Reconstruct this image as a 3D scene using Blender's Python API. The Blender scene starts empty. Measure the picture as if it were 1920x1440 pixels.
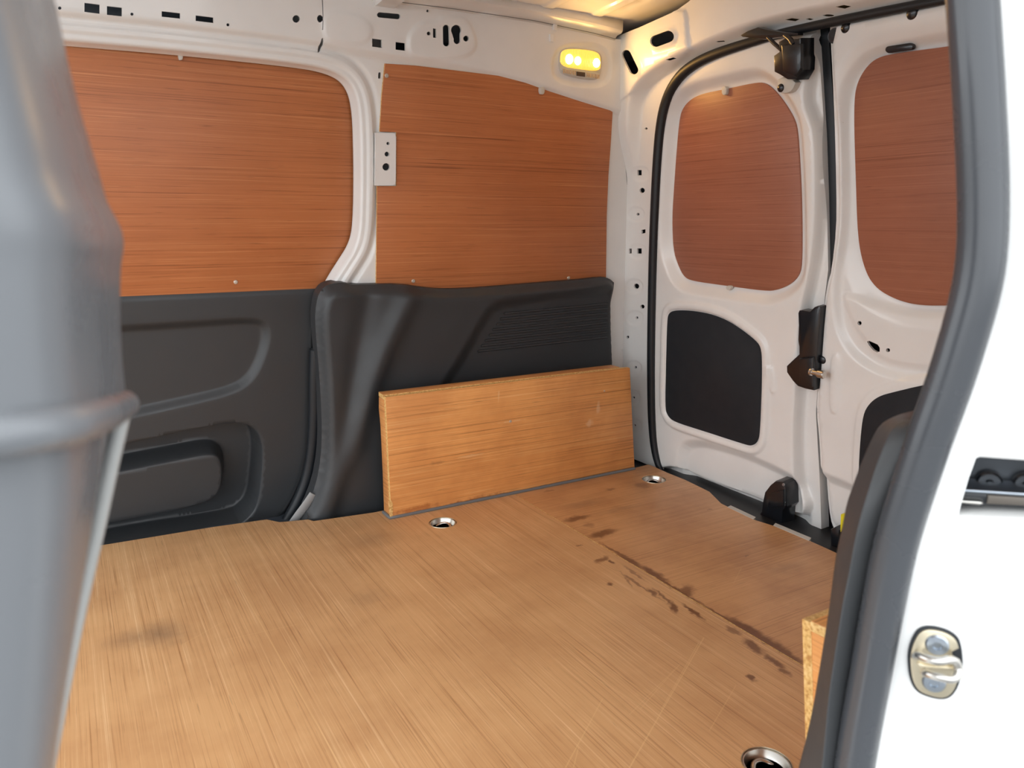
import bpy, bmesh, math, random
import numpy as np
from mathutils import Vector, geometry
random.seed(7)

# ------------------------------------------------------------------ camera
YAW, PITCH, FPX, CAMH = math.radians(30.4), math.radians(12.0), 1420.0, 0.75
scene = bpy.context.scene
cd = bpy.data.cameras.new('camera'); cam = bpy.data.objects.new('camera', cd)
scene.collection.objects.link(cam); scene.camera = cam
cd.sensor_width = 36.0; cd.lens = FPX * 36.0 / 1920.0
cd.clip_start = 0.02; cd.clip_end = 100
cam.location = (0, 0, CAMH)
cam.rotation_euler = (math.pi / 2 - PITCH, 0, -YAW)
cd.dof.use_dof = True; cd.dof.focus_distance = 1.9; cd.dof.aperture_fstop = 8.0

# ------------------------------------------------------------------ world and exposure
world = bpy.data.worlds.new('overcast_sky'); scene.world = world
world.use_nodes = True
bg = world.node_tree.nodes['Background']
bg.inputs['Color'].default_value = (0.93, 0.97, 1.0, 1); bg.inputs['Strength'].default_value = 3.0
scene.view_settings.view_transform = 'Standard'
scene.view_settings.look = 'None'
scene.view_settings.gamma = 1.0
scene.view_settings.use_curve_mapping = False
scene.view_settings.exposure = 0.06

# ------------------------------------------------------------------ pixel rays -> points on real planes
_fw = np.array([math.sin(YAW) * math.cos(PITCH), math.cos(YAW) * math.cos(PITCH), -math.sin(PITCH)])
_rt = np.array([math.cos(YAW), -math.sin(YAW), 0.0]); _up = np.cross(_rt, _fw)
_o = np.array([0, 0, CAMH])
def ray(px, py): return _fw + _rt * (px - 960) / FPX - _up * (py - 720) / FPX

class Plane:
    """A real plane of the van; u, v are its metric axes, h the height proud of it towards the inside."""
    def __init__(s, p0, U, V, N):
        s.p0 = np.array(p0, float)
        n = lambda a: np.array(a, float) / np.linalg.norm(a)
        s.U, s.V, s.N = n(U), n(V), n(N)
    def hit(s, px, py, h=0.0):
        r = ray(px, py); q = s.p0 + s.N * h
        return _o + r * ((s.N @ q - s.N @ _o) / (s.N @ r))
    def uv(s, px, py, h=0.0):
        d = s.hit(px, py, h) - s.p0
        return (float(d @ s.U), float(d @ s.V))
    def at(s, u, v, h=0.0): return s.p0 + s.U * u + s.V * v + s.N * h
    def inv(s, P):
        d = np.array(P) - s.p0
        return (float(d @ s.U), float(d @ s.V))
    def uvs(s, pts, h=0.0): return [s.uv(x, y, h) for x, y in pts]

FW = Plane((0, 1.95, 0), (1, 0, 0), (0, -.14, 1), (0, -1, -.14))          # far side wall, leaning in at the top
RD = Plane((1.585, 0, 0), (0, 1, 0), (-.12, 0, 1), (-1, 0, -.12))         # rear doors, leaning in at the top
FL = Plane((0, 0, 0), (1, 0, 0), (0, 1, 0), (0, 0, 1))                    # floor
_nj = np.array((-.82, -.57, 0)); _nj = _nj / np.linalg.norm(_nj)
NJ = Plane((.60, .315, 0), (-_nj[1], _nj[0], 0), (0, 0, 1), _nj)          # jamb of the near door opening
BXF = Plane((0, 1.752, 0), (1, 0, 0), (0, -.09, 1), (0, -1, -.09))        # face of the far wheel arch box
def YP(y): return Plane((0, y, 0), (1, 0, 0), (0, 0, 1), (0, -1, 0))
def XP(x): return Plane((x, 0, 0), (0, 1, 0), (0, 0, 1), (-1, 0, 0))
CY = 1.105                                                                 # centre line of the van

# ------------------------------------------------------------------ curve helpers
def chaikin(p, n=2, closed=True):
    p = [tuple(map(float, q)) for q in p]
    for _ in range(n):
        o = []
        m = len(p)
        if not closed: o.append(p[0])
        for i in range(m if closed else m - 1):
            a, b = p[i], p[(i + 1) % m]
            o.append(tuple(.75 * x + .25 * y for x, y in zip(a, b)))
            o.append(tuple(.25 * x + .75 * y for x, y in zip(a, b)))
        if not closed: o.append(p[-1])
        p = o
    return p
def resample(p, step, closed=False):
    p = [np.array(q, float) for q in p]
    if closed: p = p + [p[0]]
    out = []
    for a, b in zip(p[:-1], p[1:]):
        n = max(1, int(math.ceil(np.linalg.norm(b - a) / step)))
        for k in range(n): out.append(tuple(a + (b - a) * k / n))
    if not closed: out.append(tuple(p[-1]))
    return out
def resample_n(p, n):
    p = np.array(p, float)
    d = np.r_[0, np.cumsum(np.linalg.norm(np.diff(p, axis=0), axis=1))]
    t = np.linspace(0, d[-1], n)
    return np.stack([np.interp(t, d, p[:, k]) for k in range(p.shape[1])], 1)
def circ(cx, cy, r, n=14, ry=None):
    ry = ry or r
    return [(cx + r * math.cos(2 * math.pi * k / n), cy + ry * math.sin(2 * math.pi * k / n)) for k in range(n)]
def rect(cx, cy, hx, hy, sl=0.0): return [(cx - hx, cy - hy - sl * hx), (cx + hx, cy - hy + sl * hx), (cx + hx, cy + hy + sl * hx), (cx - hx, cy + hy - sl * hx)]
def capsule(a, b, r, n=8):
    a, b = np.array(a, float), np.array(b, float); t = math.atan2(*(b - a)[::-1])
    o = []
    for k in range(n + 1):
        g = t - math.pi / 2 + math.pi * k / n; o.append(tuple(b + r * np.array((math.cos(g), math.sin(g)))))
    for k in range(n + 1):
        g = t + math.pi / 2 + math.pi * k / n; o.append(tuple(a + r * np.array((math.cos(g), math.sin(g)))))
    return o
def inside(P, poly):
    P = np.asarray(P); x, y = P[:, 0], P[:, 1]; r = np.zeros(len(P), bool)
    q = np.asarray(poly); a = q; b = np.roll(q, -1, 0)
    for (x0, y0), (x1, y1) in zip(a, b):
        if y0 == y1: continue
        c = ((y0 > y) != (y1 > y)) & (x < (x1 - x0) * (y - y0) / (y1 - y0) + x0)
        r ^= c
    return r
def pdist(P, line, closed=False):
    P = np.asarray(P); q = np.asarray(line, float)
    if closed: q = np.vstack([q, q[:1]])
    best = np.full(len(P), 1e9)
    for a, b in zip(q[:-1], q[1:]):
        d = b - a; L = d @ d
        t = np.clip(((P - a) @ d) / (L + 1e-18), 0, 1)
        best = np.minimum(best, np.linalg.norm(P - a - t[:, None] * d, axis=1))
    return best
def sdf(P, poly):
    d = pdist(P, poly, True); return np.where(inside(P, poly), -d, d)
def sstep(x): x = np.clip(x, 0, 1); return x * x * (3 - 2 * x)

# ------------------------------------------------------------------ object helpers
COL = scene.collection
def tag(o, label=None, cat=None, group=None, kind=None):
    if label: o['label'] = label
    if cat: o['category'] = cat
    if group: o['group'] = group
    if kind: o['kind'] = kind
    return o
def link(name, V, F, mat, parent=None, smooth=True, mats=None, midx=None, sharp=None):
    V = np.asarray(V, float)
    lo, hi = V.min(0), V.max(0)
    org = np.array([(lo[0] + hi[0]) / 2, (lo[1] + hi[1]) / 2, lo[2]])
    me = bpy.data.meshes.new(name)
    me.from_pydata((V - org).tolist(), [], [list(map(int, f)) for f in F])
    for m in (mats or [mat]): me.materials.append(m)
    if midx is not None: me.polygons.foreach_set('material_index', midx)
    me.polygons.foreach_set('use_smooth', [smooth] * len(me.polygons))
    if sharp: me.set_sharp_from_angle(angle=math.radians(sharp))
    me.update()
    o = bpy.data.objects.new(name, me); COL.objects.link(o)
    pl = np.zeros(3)
    if parent is not None:
        o.parent = parent
        q = parent
        while q is not None: pl += np.array(q.location); q = q.parent
    o.location = (org - pl).tolist()
    return o
def empty(name, loc, parent=None):
    o = bpy.data.objects.new(name, None); COL.objects.link(o)
    o.empty_display_size = .02
    o.location = tuple(loc); o.parent = parent
    return o
def fix_normals(V, F):
    bm = bmesh.new(); vs = [bm.verts.new(tuple(v)) for v in V]
    for f in F:
        try: bm.faces.new([vs[i] for i in f])
        except ValueError: pass
    bmesh.ops.recalc_face_normals(bm, faces=bm.faces)
    bm.verts.index_update()
    V2 = [v.co[:] for v in bm.verts]; F2 = [[v.index for v in f.verts] for f in bm.faces]; bm.free()
    return V2, F2

def sheet(name, plane, outline, mat, holes=(), feats=(), hfun=None, base=0.0, step=.010, rim=.004, parent=None, fine=.0032):
    """Pressed sheet: outline / holes in uv; feats = (poly_uv, depth, width, shift)."""
    out = resample(outline, step * .8, True)
    hs = [resample(h, .006, True) for h in holes]
    o = np.array(out)
    lo, hi = o.min(0), o.max(0)
    gx = np.arange(lo[0], hi[0], step); gy = np.arange(lo[1], hi[1], step)
    G = np.stack(np.meshgrid(gx, gy), -1).reshape(-1, 2)
    G[:, 0] += np.where((np.round((G[:, 1] - lo[1]) / step).astype(int) % 2) == 1, step / 2, 0)
    ex = []
    for poly, dep, w, sh in feats:
        d = sdf(G, poly) - sh
        G = G[np.abs(d) > w * .5 + fine * .8]
        q = np.array(resample(poly, fine * 1.6, True))
        t = np.roll(q, -1, 0) - np.roll(q, 1, 0); t /= (np.linalg.norm(t, axis=1)[:, None] + 1e-12)
        nn = np.stack([t[:, 1], -t[:, 0]], 1)
        area = .5 * np.sum(q[:, 0] * np.roll(q[:, 1], -1) - np.roll(q[:, 0], -1) * q[:, 1])
        if area < 0: nn = -nn
        k = max(2, int(round(w / fine)))
        for s in np.linspace(-w / 2, w / 2, k + 1):
            row = q + nn * (sh + s)
            keep = np.abs(sdf(row, poly) - (sh + s)) < fine * .3
            ex.append(row[keep])
    if ex: G = np.vstack([G] + ex)
    k = inside(G, out) & (pdist(G, out, True) > step * .3)
    for h in hs: k &= ~inside(G, h) & (pdist(G, h, True) > .0022)
    G = G[k]
    key = np.round(G / .0012).astype(int)
    _, ui = np.unique(key, axis=0, return_index=True); G = G[ui]
    pts = [Vector(p) for p in out]; edges = [(i, (i + 1) % len(out)) for i in range(len(out))]
    for h in hs:
        b = len(pts); pts += [Vector(p) for p in h]; edges += [(b + i, b + (i + 1) % len(h)) for i in range(len(h))]
    pts += [Vector(p) for p in G]
    r = geometry.delaunay_2d_cdt(pts, edges, [], 0, 1e-7)
    P = np.array([tuple(v) for v in r[0]]); T = np.array([f for f in r[2] if len(f) == 3])
    c = P[T].mean(1)
    k = inside(c, out)
    for h in hs: k &= ~inside(c, h)
    T = T[k]
    H = np.full(len(P), float(base))
    for poly, dep, w, sh in feats:
        H += dep * sstep(.5 - (sdf(P, poly) - sh) / w)
    if hfun is not None: H += hfun(P)
    X = plane.p0 + P[:, :1] * plane.U + P[:, 1:] * plane.V + H[:, None] * plane.N
    # orient along the plane's normal
    n = np.cross(X[T[:, 1]] - X[T[:, 0]], X[T[:, 2]] - X[T[:, 0]]) @ plane.N
    T = np.where((n < 0)[:, None], T[:, ::-1], T)
    F = T.tolist()
    if rim:
        cnt = {}
        for f in F:
            for a, b in ((f[0], f[1]), (f[1], f[2]), (f[2], f[0])):
                cnt[(a, b)] = 1
        bd = [(a, b) for (a, b) in cnt if (b, a) not in cnt]
        m = {}
        V = X.tolist()
        def lower(i):
            if i not in m: m[i] = len(V); V.append((X[i] - plane.N * rim).tolist())
            return m[i]
        top = {}
        def upper(i):
            if i not in top: top[i] = len(V); V.append(X[i].tolist())
            return top[i]
        for a, b in bd: F.append([upper(b), upper(a), lower(a), lower(b)])
        X = np.array(V)
    used = sorted({i for f in F for i in f}); mp = {j: i for i, j in enumerate(used)}
    X = X[used]; F = [[mp[i] for i in f] for f in F]
    return link(name, X, F, mat, parent)

def plate(name, plane, poly, h0, h1, mat, parent=None, bevel=.0012, edge=None, holes=()):
    """Solid plate with the uv outline, from height h0 (back) to h1 (front)."""
    poly = [tuple(p) for p in poly]
    q = np.array(poly)
    if np.sum(q[:, 0] * np.roll(q[:, 1], -1) - np.roll(q[:, 0], -1) * q[:, 1]) < 0: q = q[::-1]
    bm = bmesh.new()
    loops = [q] + [np.array(h) for h in holes]
    alltop, allbot = [], []
    for L in loops:
        alltop.append([bm.verts.new(tuple(plane.at(u, v, h1))) for u, v in L])
        allbot.append([bm.verts.new(tuple(plane.at(u, v, h0))) for u, v in L])
    tops = []
    if not holes:
        tops.append(bm.faces.new(alltop[0])); bm.faces.new(allbot[0][::-1])
    else:
        tris = geometry.tessellate_polygon([[Vector((u, v, 0)) for u, v in L] for L in loops])
        ft = [v for L in alltop for v in L]; fb = [v for L in allbot for v in L]
        for t in tris:
            tops.append(bm.faces.new([ft[i] for i in t])); bm.faces.new([fb[i] for i in t])
    sides = []
    for a, b in zip(alltop, allbot):
        n = len(a)
        for i in range(n): sides.append(bm.faces.new([b[i], b[(i + 1) % n], a[(i + 1) % n], a[i]]))
    bmesh.ops.recalc_face_normals(bm, faces=bm.faces)
    for f in sides: f.material_index = 1 if edge else 0
    if bevel and not holes:
        ed = [e for e in tops[0].edges]
        bmesh.ops.bevel(bm, geom=ed, offset=bevel, segments=2, affect='EDGES', profile=.5, clamp_overlap=True, material=0)
    bm.verts.index_update()
    V = [v.co[:] for v in bm.verts]; F = [[v.index for v in f.verts] for f in bm.faces]; mi = [f.material_index for f in bm.faces]
    bm.free()
    return link(name, V, F, mat, parent, True, [mat, edge] if edge else [mat], mi, 30)

def tube(name, pts, r, mat, parent=None, n=10, closed=False, ratio=1.0, flat_n=None, cap=True):
    """Tube along 3D pts; r a number or one per point; flat_n gives the direction squeezed by ratio."""
    P = np.array(pts, float); m = len(P)
    R = np.full(m, r, float) if np.isscalar(r) else np.array(r, float)
    T = np.roll(P, -1, 0) - np.roll(P, 1, 0) if closed else np.gradient(P, axis=0)
    T /= np.linalg.norm(T, axis=1)[:, None]
    ref = np.array(flat_n if flat_n is not None else ((0, 0, 1) if abs(T[0][2]) < .9 else (1, 0, 0)), float)
    V, F = [], []
    for i in range(m):
        a = ref - T[i] * (ref @ T[i]); a /= np.linalg.norm(a) + 1e-12
        b = np.cross(T[i], a)
        if flat_n is None: ref = a
        for k in range(n):
            g = 2 * math.pi * k / n
            V.append(P[i] + R[i] * (a * math.cos(g) * ratio + b * math.sin(g)))
    for i in range(m if closed else m - 1):
        for k in range(n):
            j = (i + 1) % m
            F.append([i * n + k, i * n + (k + 1) % n, j * n + (k + 1) % n, j * n + k])
    if cap and not closed:
        F.append(list(range(n))[::-1]); F.append([(m - 1) * n + k for k in range(n)])
    V, F = fix_normals(V, F)
    return link(name, V, F, mat, parent, True, sharp=60)

def loft(name, rows, mat, parent=None, thick=0.0, facing=None, sharp=None):
    R = np.array(rows, float); a, b = R.shape[:2]
    V = R.reshape(-1, 3); F = []
    for i in range(a - 1):
        for j in range(b - 1): F.append([i * b + j, i * b + j + 1, (i + 1) * b + j + 1, (i + 1) * b + j])
    if facing is not None:
        f = F[len(F) // 2]; c = V[f].mean(0)
        n = np.cross(V[f[1]] - V[f[0]], V[f[2]] - V[f[0]])
        if n @ (np.array(facing) - c) < 0: F = [g[::-1] for g in F]
    o = link(name, V, F, mat, parent, True, sharp=sharp)
    if thick:
        s = o.modifiers.new('thickness', 'SOLIDIFY'); s.thickness = thick; s.offset = -1
    return o

def lathe(name, c, axis, prof, mat, parent=None, n=20, sharp=35):
    """prof = (radius, height) along axis from c."""
    ax = np.array(axis, float); ax /= np.linalg.norm(ax)
    e = np.array((0, 0, 1.0)) if abs(ax[2]) < .8 else np.array((1.0, 0, 0))
    a = np.cross(ax, e); a /= np.linalg.norm(a); b = np.cross(ax, a)
    V, F = [], []
    for r, h in prof:
        for k in range(n):
            g = 2 * math.pi * k / n
            V.append(np.array(c) + ax * h + r * (a * math.cos(g) + b * math.sin(g)))
    for i in range(len(prof) - 1):
        for k in range(n): F.append([i * n + k, i * n + (k + 1) % n, (i + 1) * n + (k + 1) % n, (i + 1) * n + k])
    if prof[0][0] > 1e-6: F.append(list(range(n)))
    if prof[-1][0] > 1e-6: F.append([(len(prof) - 1) * n + k for k in range(n)])
    V, F = fix_normals(V, F)
    return link(name, V, F, mat, parent, True, sharp=sharp)

def screw(name, plane, px, py, h, r, mat, parent):
    c = plane.hit(px, py, h)
    return lathe(name, c, plane.N, [(r, -.002), (r, .0006), (r * .8, .0018), (r * .35, .0021), (r * .3, .0012), (1e-7, .0012)], mat, parent, 14)
def plug(name, plane, px, py, h, r, mat, parent, dome=.4):
    c = plane.hit(px, py, h)
    return lathe(name, c, plane.N, [(r, -.003), (r, .001), (r * .9, r * dome * .5), (r * .6, r * dome * .9), (1e-7, r * dome)], mat, parent, 18, 70)

# ------------------------------------------------------------------ materials
def srgb(r, g, b):
    f = lambda c: (c / 255 / 12.92) if c / 255 <= .04045 else ((c / 255 + .055) / 1.055) ** 2.4
    return (f(r), f(g), f(b), 1)
def base_mat(name, col, rough=.5, metal=0.0, coat=0.0, spec=.5):
    m = bpy.data.materials.new(name); m.use_nodes = True
    p = m.node_tree.nodes['Principled BSDF']
    p.inputs['Base Color'].default_value = col; p.inputs['Roughness'].default_value = rough
    p.inputs['Metallic'].default_value = metal; p.inputs['Coat Weight'].default_value = coat
    p.inputs['Coat Roughness'].default_value = .06
    p.inputs['Specular IOR Level'].default_value = spec
    return m, m.node_tree, p
def N(nt, t, **k):
    n = nt.nodes.new(t)
    for a, b in k.items():
        if a.startswith('i_'): n.inputs[a[2:]].default_value = b
        else: setattr(n, a, b)
    return n
def mathn(nt, op, a, b=None, clamp=False):
    n = nt.nodes.new('ShaderNodeMath'); n.operation = op; n.use_clamp = clamp
    for i, v in enumerate((a, b)):
        if v is None: continue
        if hasattr(v, 'type') and not isinstance(v, (int, float)): nt.links.new(v, n.inputs[i])
        else: n.inputs[i].default_value = v
    return n.outputs[0]
def mixc(nt, fac, a, b, blend='MIX'):
    n = nt.nodes.new('ShaderNodeMix'); n.data_type = 'RGBA'; n.blend_type = blend
    for s, v in ((n.inputs[0], fac), (n.inputs[6], a), (n.inputs[7], b)):
        if hasattr(v, 'is_linked'): nt.links.new(v, s)
        else: s.default_value = v
    return n.outputs[2]
def ramp(nt, fac, stops):
    n = nt.nodes.new('ShaderNodeValToRGB'); e = n.color_ramp.elements
    while len(e) < len(stops): e.new(.5)
    for el, (p, c) in zip(e, stops): el.position = p; el.color = c
    nt.links.new(fac, n.inputs[0]); return n.outputs[0]
def noise(nt, vec, scale, detail=2.0, rough=.5):
    n = nt.nodes.new('ShaderNodeTexNoise'); n.inputs['Scale'].default_value = scale
    n.inputs['Detail'].default_value = detail; n.inputs['Roughness'].default_value = rough
    nt.links.new(vec, n.inputs['Vector']); return n.outputs[0]
def mapped(nt, vec, sc, loc=(0, 0, 0)):
    n = nt.nodes.new('ShaderNodeMapping'); n.inputs['Scale'].default_value = sc; n.inputs['Location'].default_value = loc
    nt.links.new(vec, n.inputs['Vector']); return n.outputs[0]
def bump(nt, p, h, strength, dist=.001):
    n = nt.nodes.new('ShaderNodeBump'); n.inputs['Strength'].default_value = strength; n.inputs['Distance'].default_value = dist
    nt.links.new(h, n.inputs['Height']); nt.links.new(n.outputs[0], p.inputs['Normal'])

def paint(name, col, rough=.3):
    m, nt, p = base_mat(name, col, rough, 0, .35)
    g = nt.nodes.new('ShaderNodeNewGeometry').outputs['Position']
    n1 = noise(nt, g, 9, 3); c = ramp(nt, n1, [(.3, tuple(x * .95 for x in col[:3]) + (1,)), (.7, col)])
    n2 = noise(nt, g, 260, 2)
    spk = ramp(nt, n2, [(.775, (0, 0, 0, 1)), (.80, (1, 1, 1, 1))])
    c = mixc(nt, mathn(nt, 'MULTIPLY', spk, .35), c, (.25, .22, .18, 1))
    nt.links.new(c, p.inputs['Base Color'])
    return m
def plastic(name, col, rough=.5, grain=700, bs=.25):
    m, nt, p = base_mat(name, col, rough)
    g = nt.nodes.new('ShaderNodeNewGeometry').outputs['Position']
    n1 = noise(nt, g, grain, 2)
    bump(nt, p, n1, bs, .0006)
    n2 = noise(nt, g, 14, 4)
    nt.links.new(ramp(nt, n2, [(.3, (rough - .06,) * 3 + (1,)), (.75, (rough + .1,) * 3 + (1,))]), p.inputs['Roughness'])
    return m
def wood(name, axis, dark, mid, light, across=140, rough=.42, extra=None, blot=.25):
    """Straight-grained veneer; axis = index of the grain direction in world axes."""
    m, nt, p = base_mat(name, mid, rough, 0, .12, .4)
    p.inputs['Coat Roughness'].default_value = .3
    pos = nt.nodes.new('ShaderNodeNewGeometry').outputs['Position']
    def sc(al, ac): s = [ac] * 3; s[axis] = al; return tuple(s)
    a = noise(nt, mapped(nt, pos, sc(.9, across * 1.5)), 1.0, 3, .6)
    b = noise(nt, mapped(nt, pos, sc(5, across * 4), (3.1, 1.7, 5.2)), 1.0, 2, .6)
    d = noise(nt, mapped(nt, pos, sc(.5, across * .3), (8, 2, 1)), 1.0, 2, .5)
    s = mathn(nt, 'ADD', mathn(nt, 'MULTIPLY', a, .46), mathn(nt, 'ADD', mathn(nt, 'MULTIPLY', b, .42), mathn(nt, 'MULTIPLY', d, .12)))
    c = ramp(nt, s, [(.32, dark), (.46, mid), (.54, mid), (.67, light)])
    w = noise(nt, pos, 5, 4, .6)
    c = mixc(nt, mathn(nt, 'MULTIPLY', ramp(nt, w, [(.35, (1, 1, 1, 1)), (.6, (0, 0, 0, 1))]), blot), c, dark, 'MULTIPLY')
    st = noise(nt, mapped(nt, pos, sc(14, across * 2.2), (1, 9, 4)), 1.0, 1, .5)
    c = mixc(nt, mathn(nt, 'MULTIPLY', ramp(nt, st, [(.70, (0, 0, 0, 1)), (.76, (1, 1, 1, 1))]), .30), c, tuple(x * .35 for x in dark[:3]) + (1,))
    if extra: c = extra(nt, pos, c, p)
    nt.links.new(c, p.inputs['Base Color'])
    bump(nt, p, s, .12, .0008)
    return m

WHITE = paint('white_paint', (.86, .855, .84, 1))
CAVSHADE = paint('cavity_shade', (.045, .055, .07, 1), .5)  # white paint made near-black, shade of the hollows put into the colour
BLACK = plastic('black_trim_plastic', (.038, .041, .045, 1), .44)
DARKT = plastic('near_trim_plastic', (.05, .052, .055, 1), .48)
PILLAR = plastic('pillar_plastic', (.15, .157, .168, 1), .28, 500, .05)
RUBBER = base_mat('seal_rubber', (.008, .011, .015, 1), .45)[0]
NEARRUB = plastic('near_seal_rubber', (.062, .066, .074, 1), .24, 420, .04)
FELT = plastic('black_board', (.008, .011, .016, 1), .7, 900, .3)
GLOSSBLK = base_mat('black_steel', (.007, .009, .013, 1), .3, 0, .4)[0]
STEEL = base_mat('bright_steel', (.62, .60, .56, 1), .28, 1)[0]
ZINC = base_mat('zinc_plate', (.70, .62, .46, 1), .35, .9)[0]
BOLT = base_mat('bolt_steel', (.45, .50, .56, 1), .3, 1)[0]
CLIP = base_mat('clip_plastic', (.62, .60, .55, 1), .5)[0]
CLEAR = base_mat('screw_head', (.66, .60, .52, 1), .35, .6)[0]
GREYSTRIP = base_mat('grey_strip', (.28, .28, .28, 1), .45)[0]
SEALANT = base_mat('grey_sealant', (.16, .165, .17, 1), .5)[0]
YELLOW = base_mat('yellow_tag', (.80, .70, .02, 1), .45)[0]
REARD = base_mat('sill_plastic', (.012, .013, .016, 1), .5)[0]

def plyedge(name):
    m, nt, p = base_mat(name, srgb(222, 178, 110), .6)
    g = nt.nodes.new('ShaderNodeNewGeometry').outputs['Position']
    n1 = noise(nt, g, 220, 3)
    nt.links.new(ramp(nt, n1, [(.32, srgb(190, 136, 74)), (.5, srgb(226, 182, 112)), (.65, srgb(238, 202, 140))]), p.inputs['Base Color'])
    return m
PLYEDGE = plyedge('plywood_edge')
PLYWALL = wood('plywood_wall', 0, srgb(116, 64, 36), srgb(190, 116, 70), srgb(214, 148, 98), 190, blot=.10)
PLYREAR = wood('plywood_rear', 1, srgb(122, 72, 50), srgb(164, 105, 82), srgb(186, 128, 102), 190, blot=.10)
def scuffs(nt, pos, c, p):
    for px, py, rx, rz, col, amt in [(1105, 793, .014, .014, srgb(236, 200, 160), .5), (1122, 765, .008, .022, srgb(236, 200, 160), .45), (880, 855, .05, .004, srgb(240, 200, 150), .4),
                                     (820, 868, .03, .006, srgb(150, 100, 60), .4), (860, 950, .22, .016, srgb(150, 72, 28), .75), (900, 940, .12, .02, srgb(150, 72, 28), .5), (780, 955, .09, .012, srgb(150, 72, 28), .6), (960, 790, .06, .003, srgb(244, 206, 156), .4), (935, 742, .003, .02, srgb(240, 200, 150), .4)]:
        q = BXF.hit(px, py)
        s = nt.nodes.new('ShaderNodeMapping'); s.vector_type = 'TEXTURE'
        s.inputs['Location'].default_value = (q[0], q[1], q[2]); s.inputs['Rotation'].default_value = (0, math.radians(0), 0); s.inputs['Scale'].default_value = (rx, 1, rz)
        nt.links.new(pos, s.inputs['Vector'])
        L = nt.nodes.new('ShaderNodeVectorMath'); L.operation = 'LENGTH'; nt.links.new(s.outputs[0], L.inputs[0])
        v = mathn(nt, 'ADD', L.outputs['Value'], mathn(nt, 'MULTIPLY', mathn(nt, 'SUBTRACT', noise(nt, pos, 70, 3), .5), 1.4))
        mr = nt.nodes.new('ShaderNodeMapRange'); mr.interpolation_type = 'SMOOTHSTEP'
        mr.inputs['From Min'].default_value = 1.1; mr.inputs['From Max'].default_value = .3
        mr.inputs['To Min'].default_value = 0; mr.inputs['To Max'].default_value = amt
        nt.links.new(v, mr.inputs['Value'])
        c = mixc(nt, mr.outputs[0], c, col)
    return c
PLYBOX = wood('plywood_box', 0, srgb(150, 88, 38), srgb(236, 166, 98), srgb(250, 204, 142), 200, .42, scuffs)
PLYBOXE = wood('plywood_box_end', 1, srgb(150, 90, 42), srgb(236, 166, 98), srgb(250, 204, 142), 200)

# stains and scratches of the floor have shapes of their own
def stains(px_stains, scratches, base_amt=.85):
    def f(nt, pos, c, p):
        dn = nt.nodes.new('ShaderNodeTexNoise'); dn.inputs['Scale'].default_value = 55; dn.inputs['Detail'].default_value = 4
        nt.links.new(pos, dn.inputs['Vector'])
        off = nt.nodes.new('ShaderNodeVectorMath'); off.operation = 'MULTIPLY_ADD'
        nt.links.new(dn.outputs['Color'], off.inputs[0]); off.inputs[1].default_value = (.022, .030, 0); off.inputs[2].default_value = (-.011, -.015, 0)
        add = nt.nodes.new('ShaderNodeVectorMath'); add.operation = 'ADD'
        nt.links.new(pos, add.inputs[0]); nt.links.new(off.outputs[0], add.inputs[1])
        tot = None; grey = None
        for (px, py, rx, ry, rot, amt, kind) in px_stains:
            q = FL.hit(px, py)
            s = nt.nodes.new('ShaderNodeMapping'); s.vector_type = 'TEXTURE'
            s.inputs['Location'].default_value = (q[0], q[1], 0); s.inputs['Rotation'].default_value = (0, 0, math.radians(rot)); s.inputs['Scale'].default_value = (rx, ry, 1)
            nt.links.new(add.outputs[0], s.inputs['Vector'])
            L = nt.nodes.new('ShaderNodeVectorMath'); L.operation = 'LENGTH'; nt.links.new(s.outputs[0], L.inputs[0])
            mr = nt.nodes.new('ShaderNodeMapRange'); mr.interpolation_type = 'SMOOTHSTEP'
            mr.inputs['From Min'].default_value = 1.1; mr.inputs['From Max'].default_value = .35 if kind == 'w' else -.2
            mr.inputs['To Min'].default_value = 0; mr.inputs['To Max'].default_value = amt
            nt.links.new(L.outputs['Value'], mr.inputs['Value'])
            if kind == 'w': tot = mr.outputs[0] if tot is None else mathn(nt, 'MAXIMUM', tot, mr.outputs[0])
            else: grey = mr.outputs[0] if grey is None else mathn(nt, 'MAXIMUM', grey, mr.outputs[0])
        if grey is not None: c = mixc(nt, grey, c, srgb(96, 78, 66))
        if tot is not None: c = mixc(nt, tot, c, srgb(98, 52, 26))
        sc = None
        for (x0, y0, x1, y1, w, amt) in scratches:
            a, b = FL.hit(x0, y0), FL.hit(x1, y1)
            L = float(np.hypot(*(b - a)[:2])); ang = math.atan2(b[1] - a[1], b[0] - a[0])
            s = nt.nodes.new('ShaderNodeMapping'); s.vector_type = 'TEXTURE'
            s.inputs['Location'].default_value = ((a[0] + b[0]) / 2, (a[1] + b[1]) / 2, 0); s.inputs['Rotation'].default_value = (0, 0, ang); s.inputs['Scale'].default_value = (L / 2, w, 1)
            nt.links.new(pos, s.inputs['Vector'])
            sx = nt.nodes.new('ShaderNodeSeparateXYZ'); nt.links.new(s.outputs[0], sx.inputs[0])
            mx = mathn(nt, 'LESS_THAN', mathn(nt, 'ABSOLUTE', sx.outputs[0]), 1.0)
            my = mathn(nt, 'SUBTRACT', 1.0, mathn(nt, 'ABSOLUTE', sx.outputs[1]), True)
            v = mathn(nt, 'MULTIPLY', mathn(nt, 'MULTIPLY', mx, my), amt)
            sc = v if sc is None else mathn(nt, 'MAXIMUM', sc, v)
        if sc is not None: c = mixc(nt, sc, c, srgb(236, 196, 140))
        return c
    return f
SEAM_ROT = 90
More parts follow.
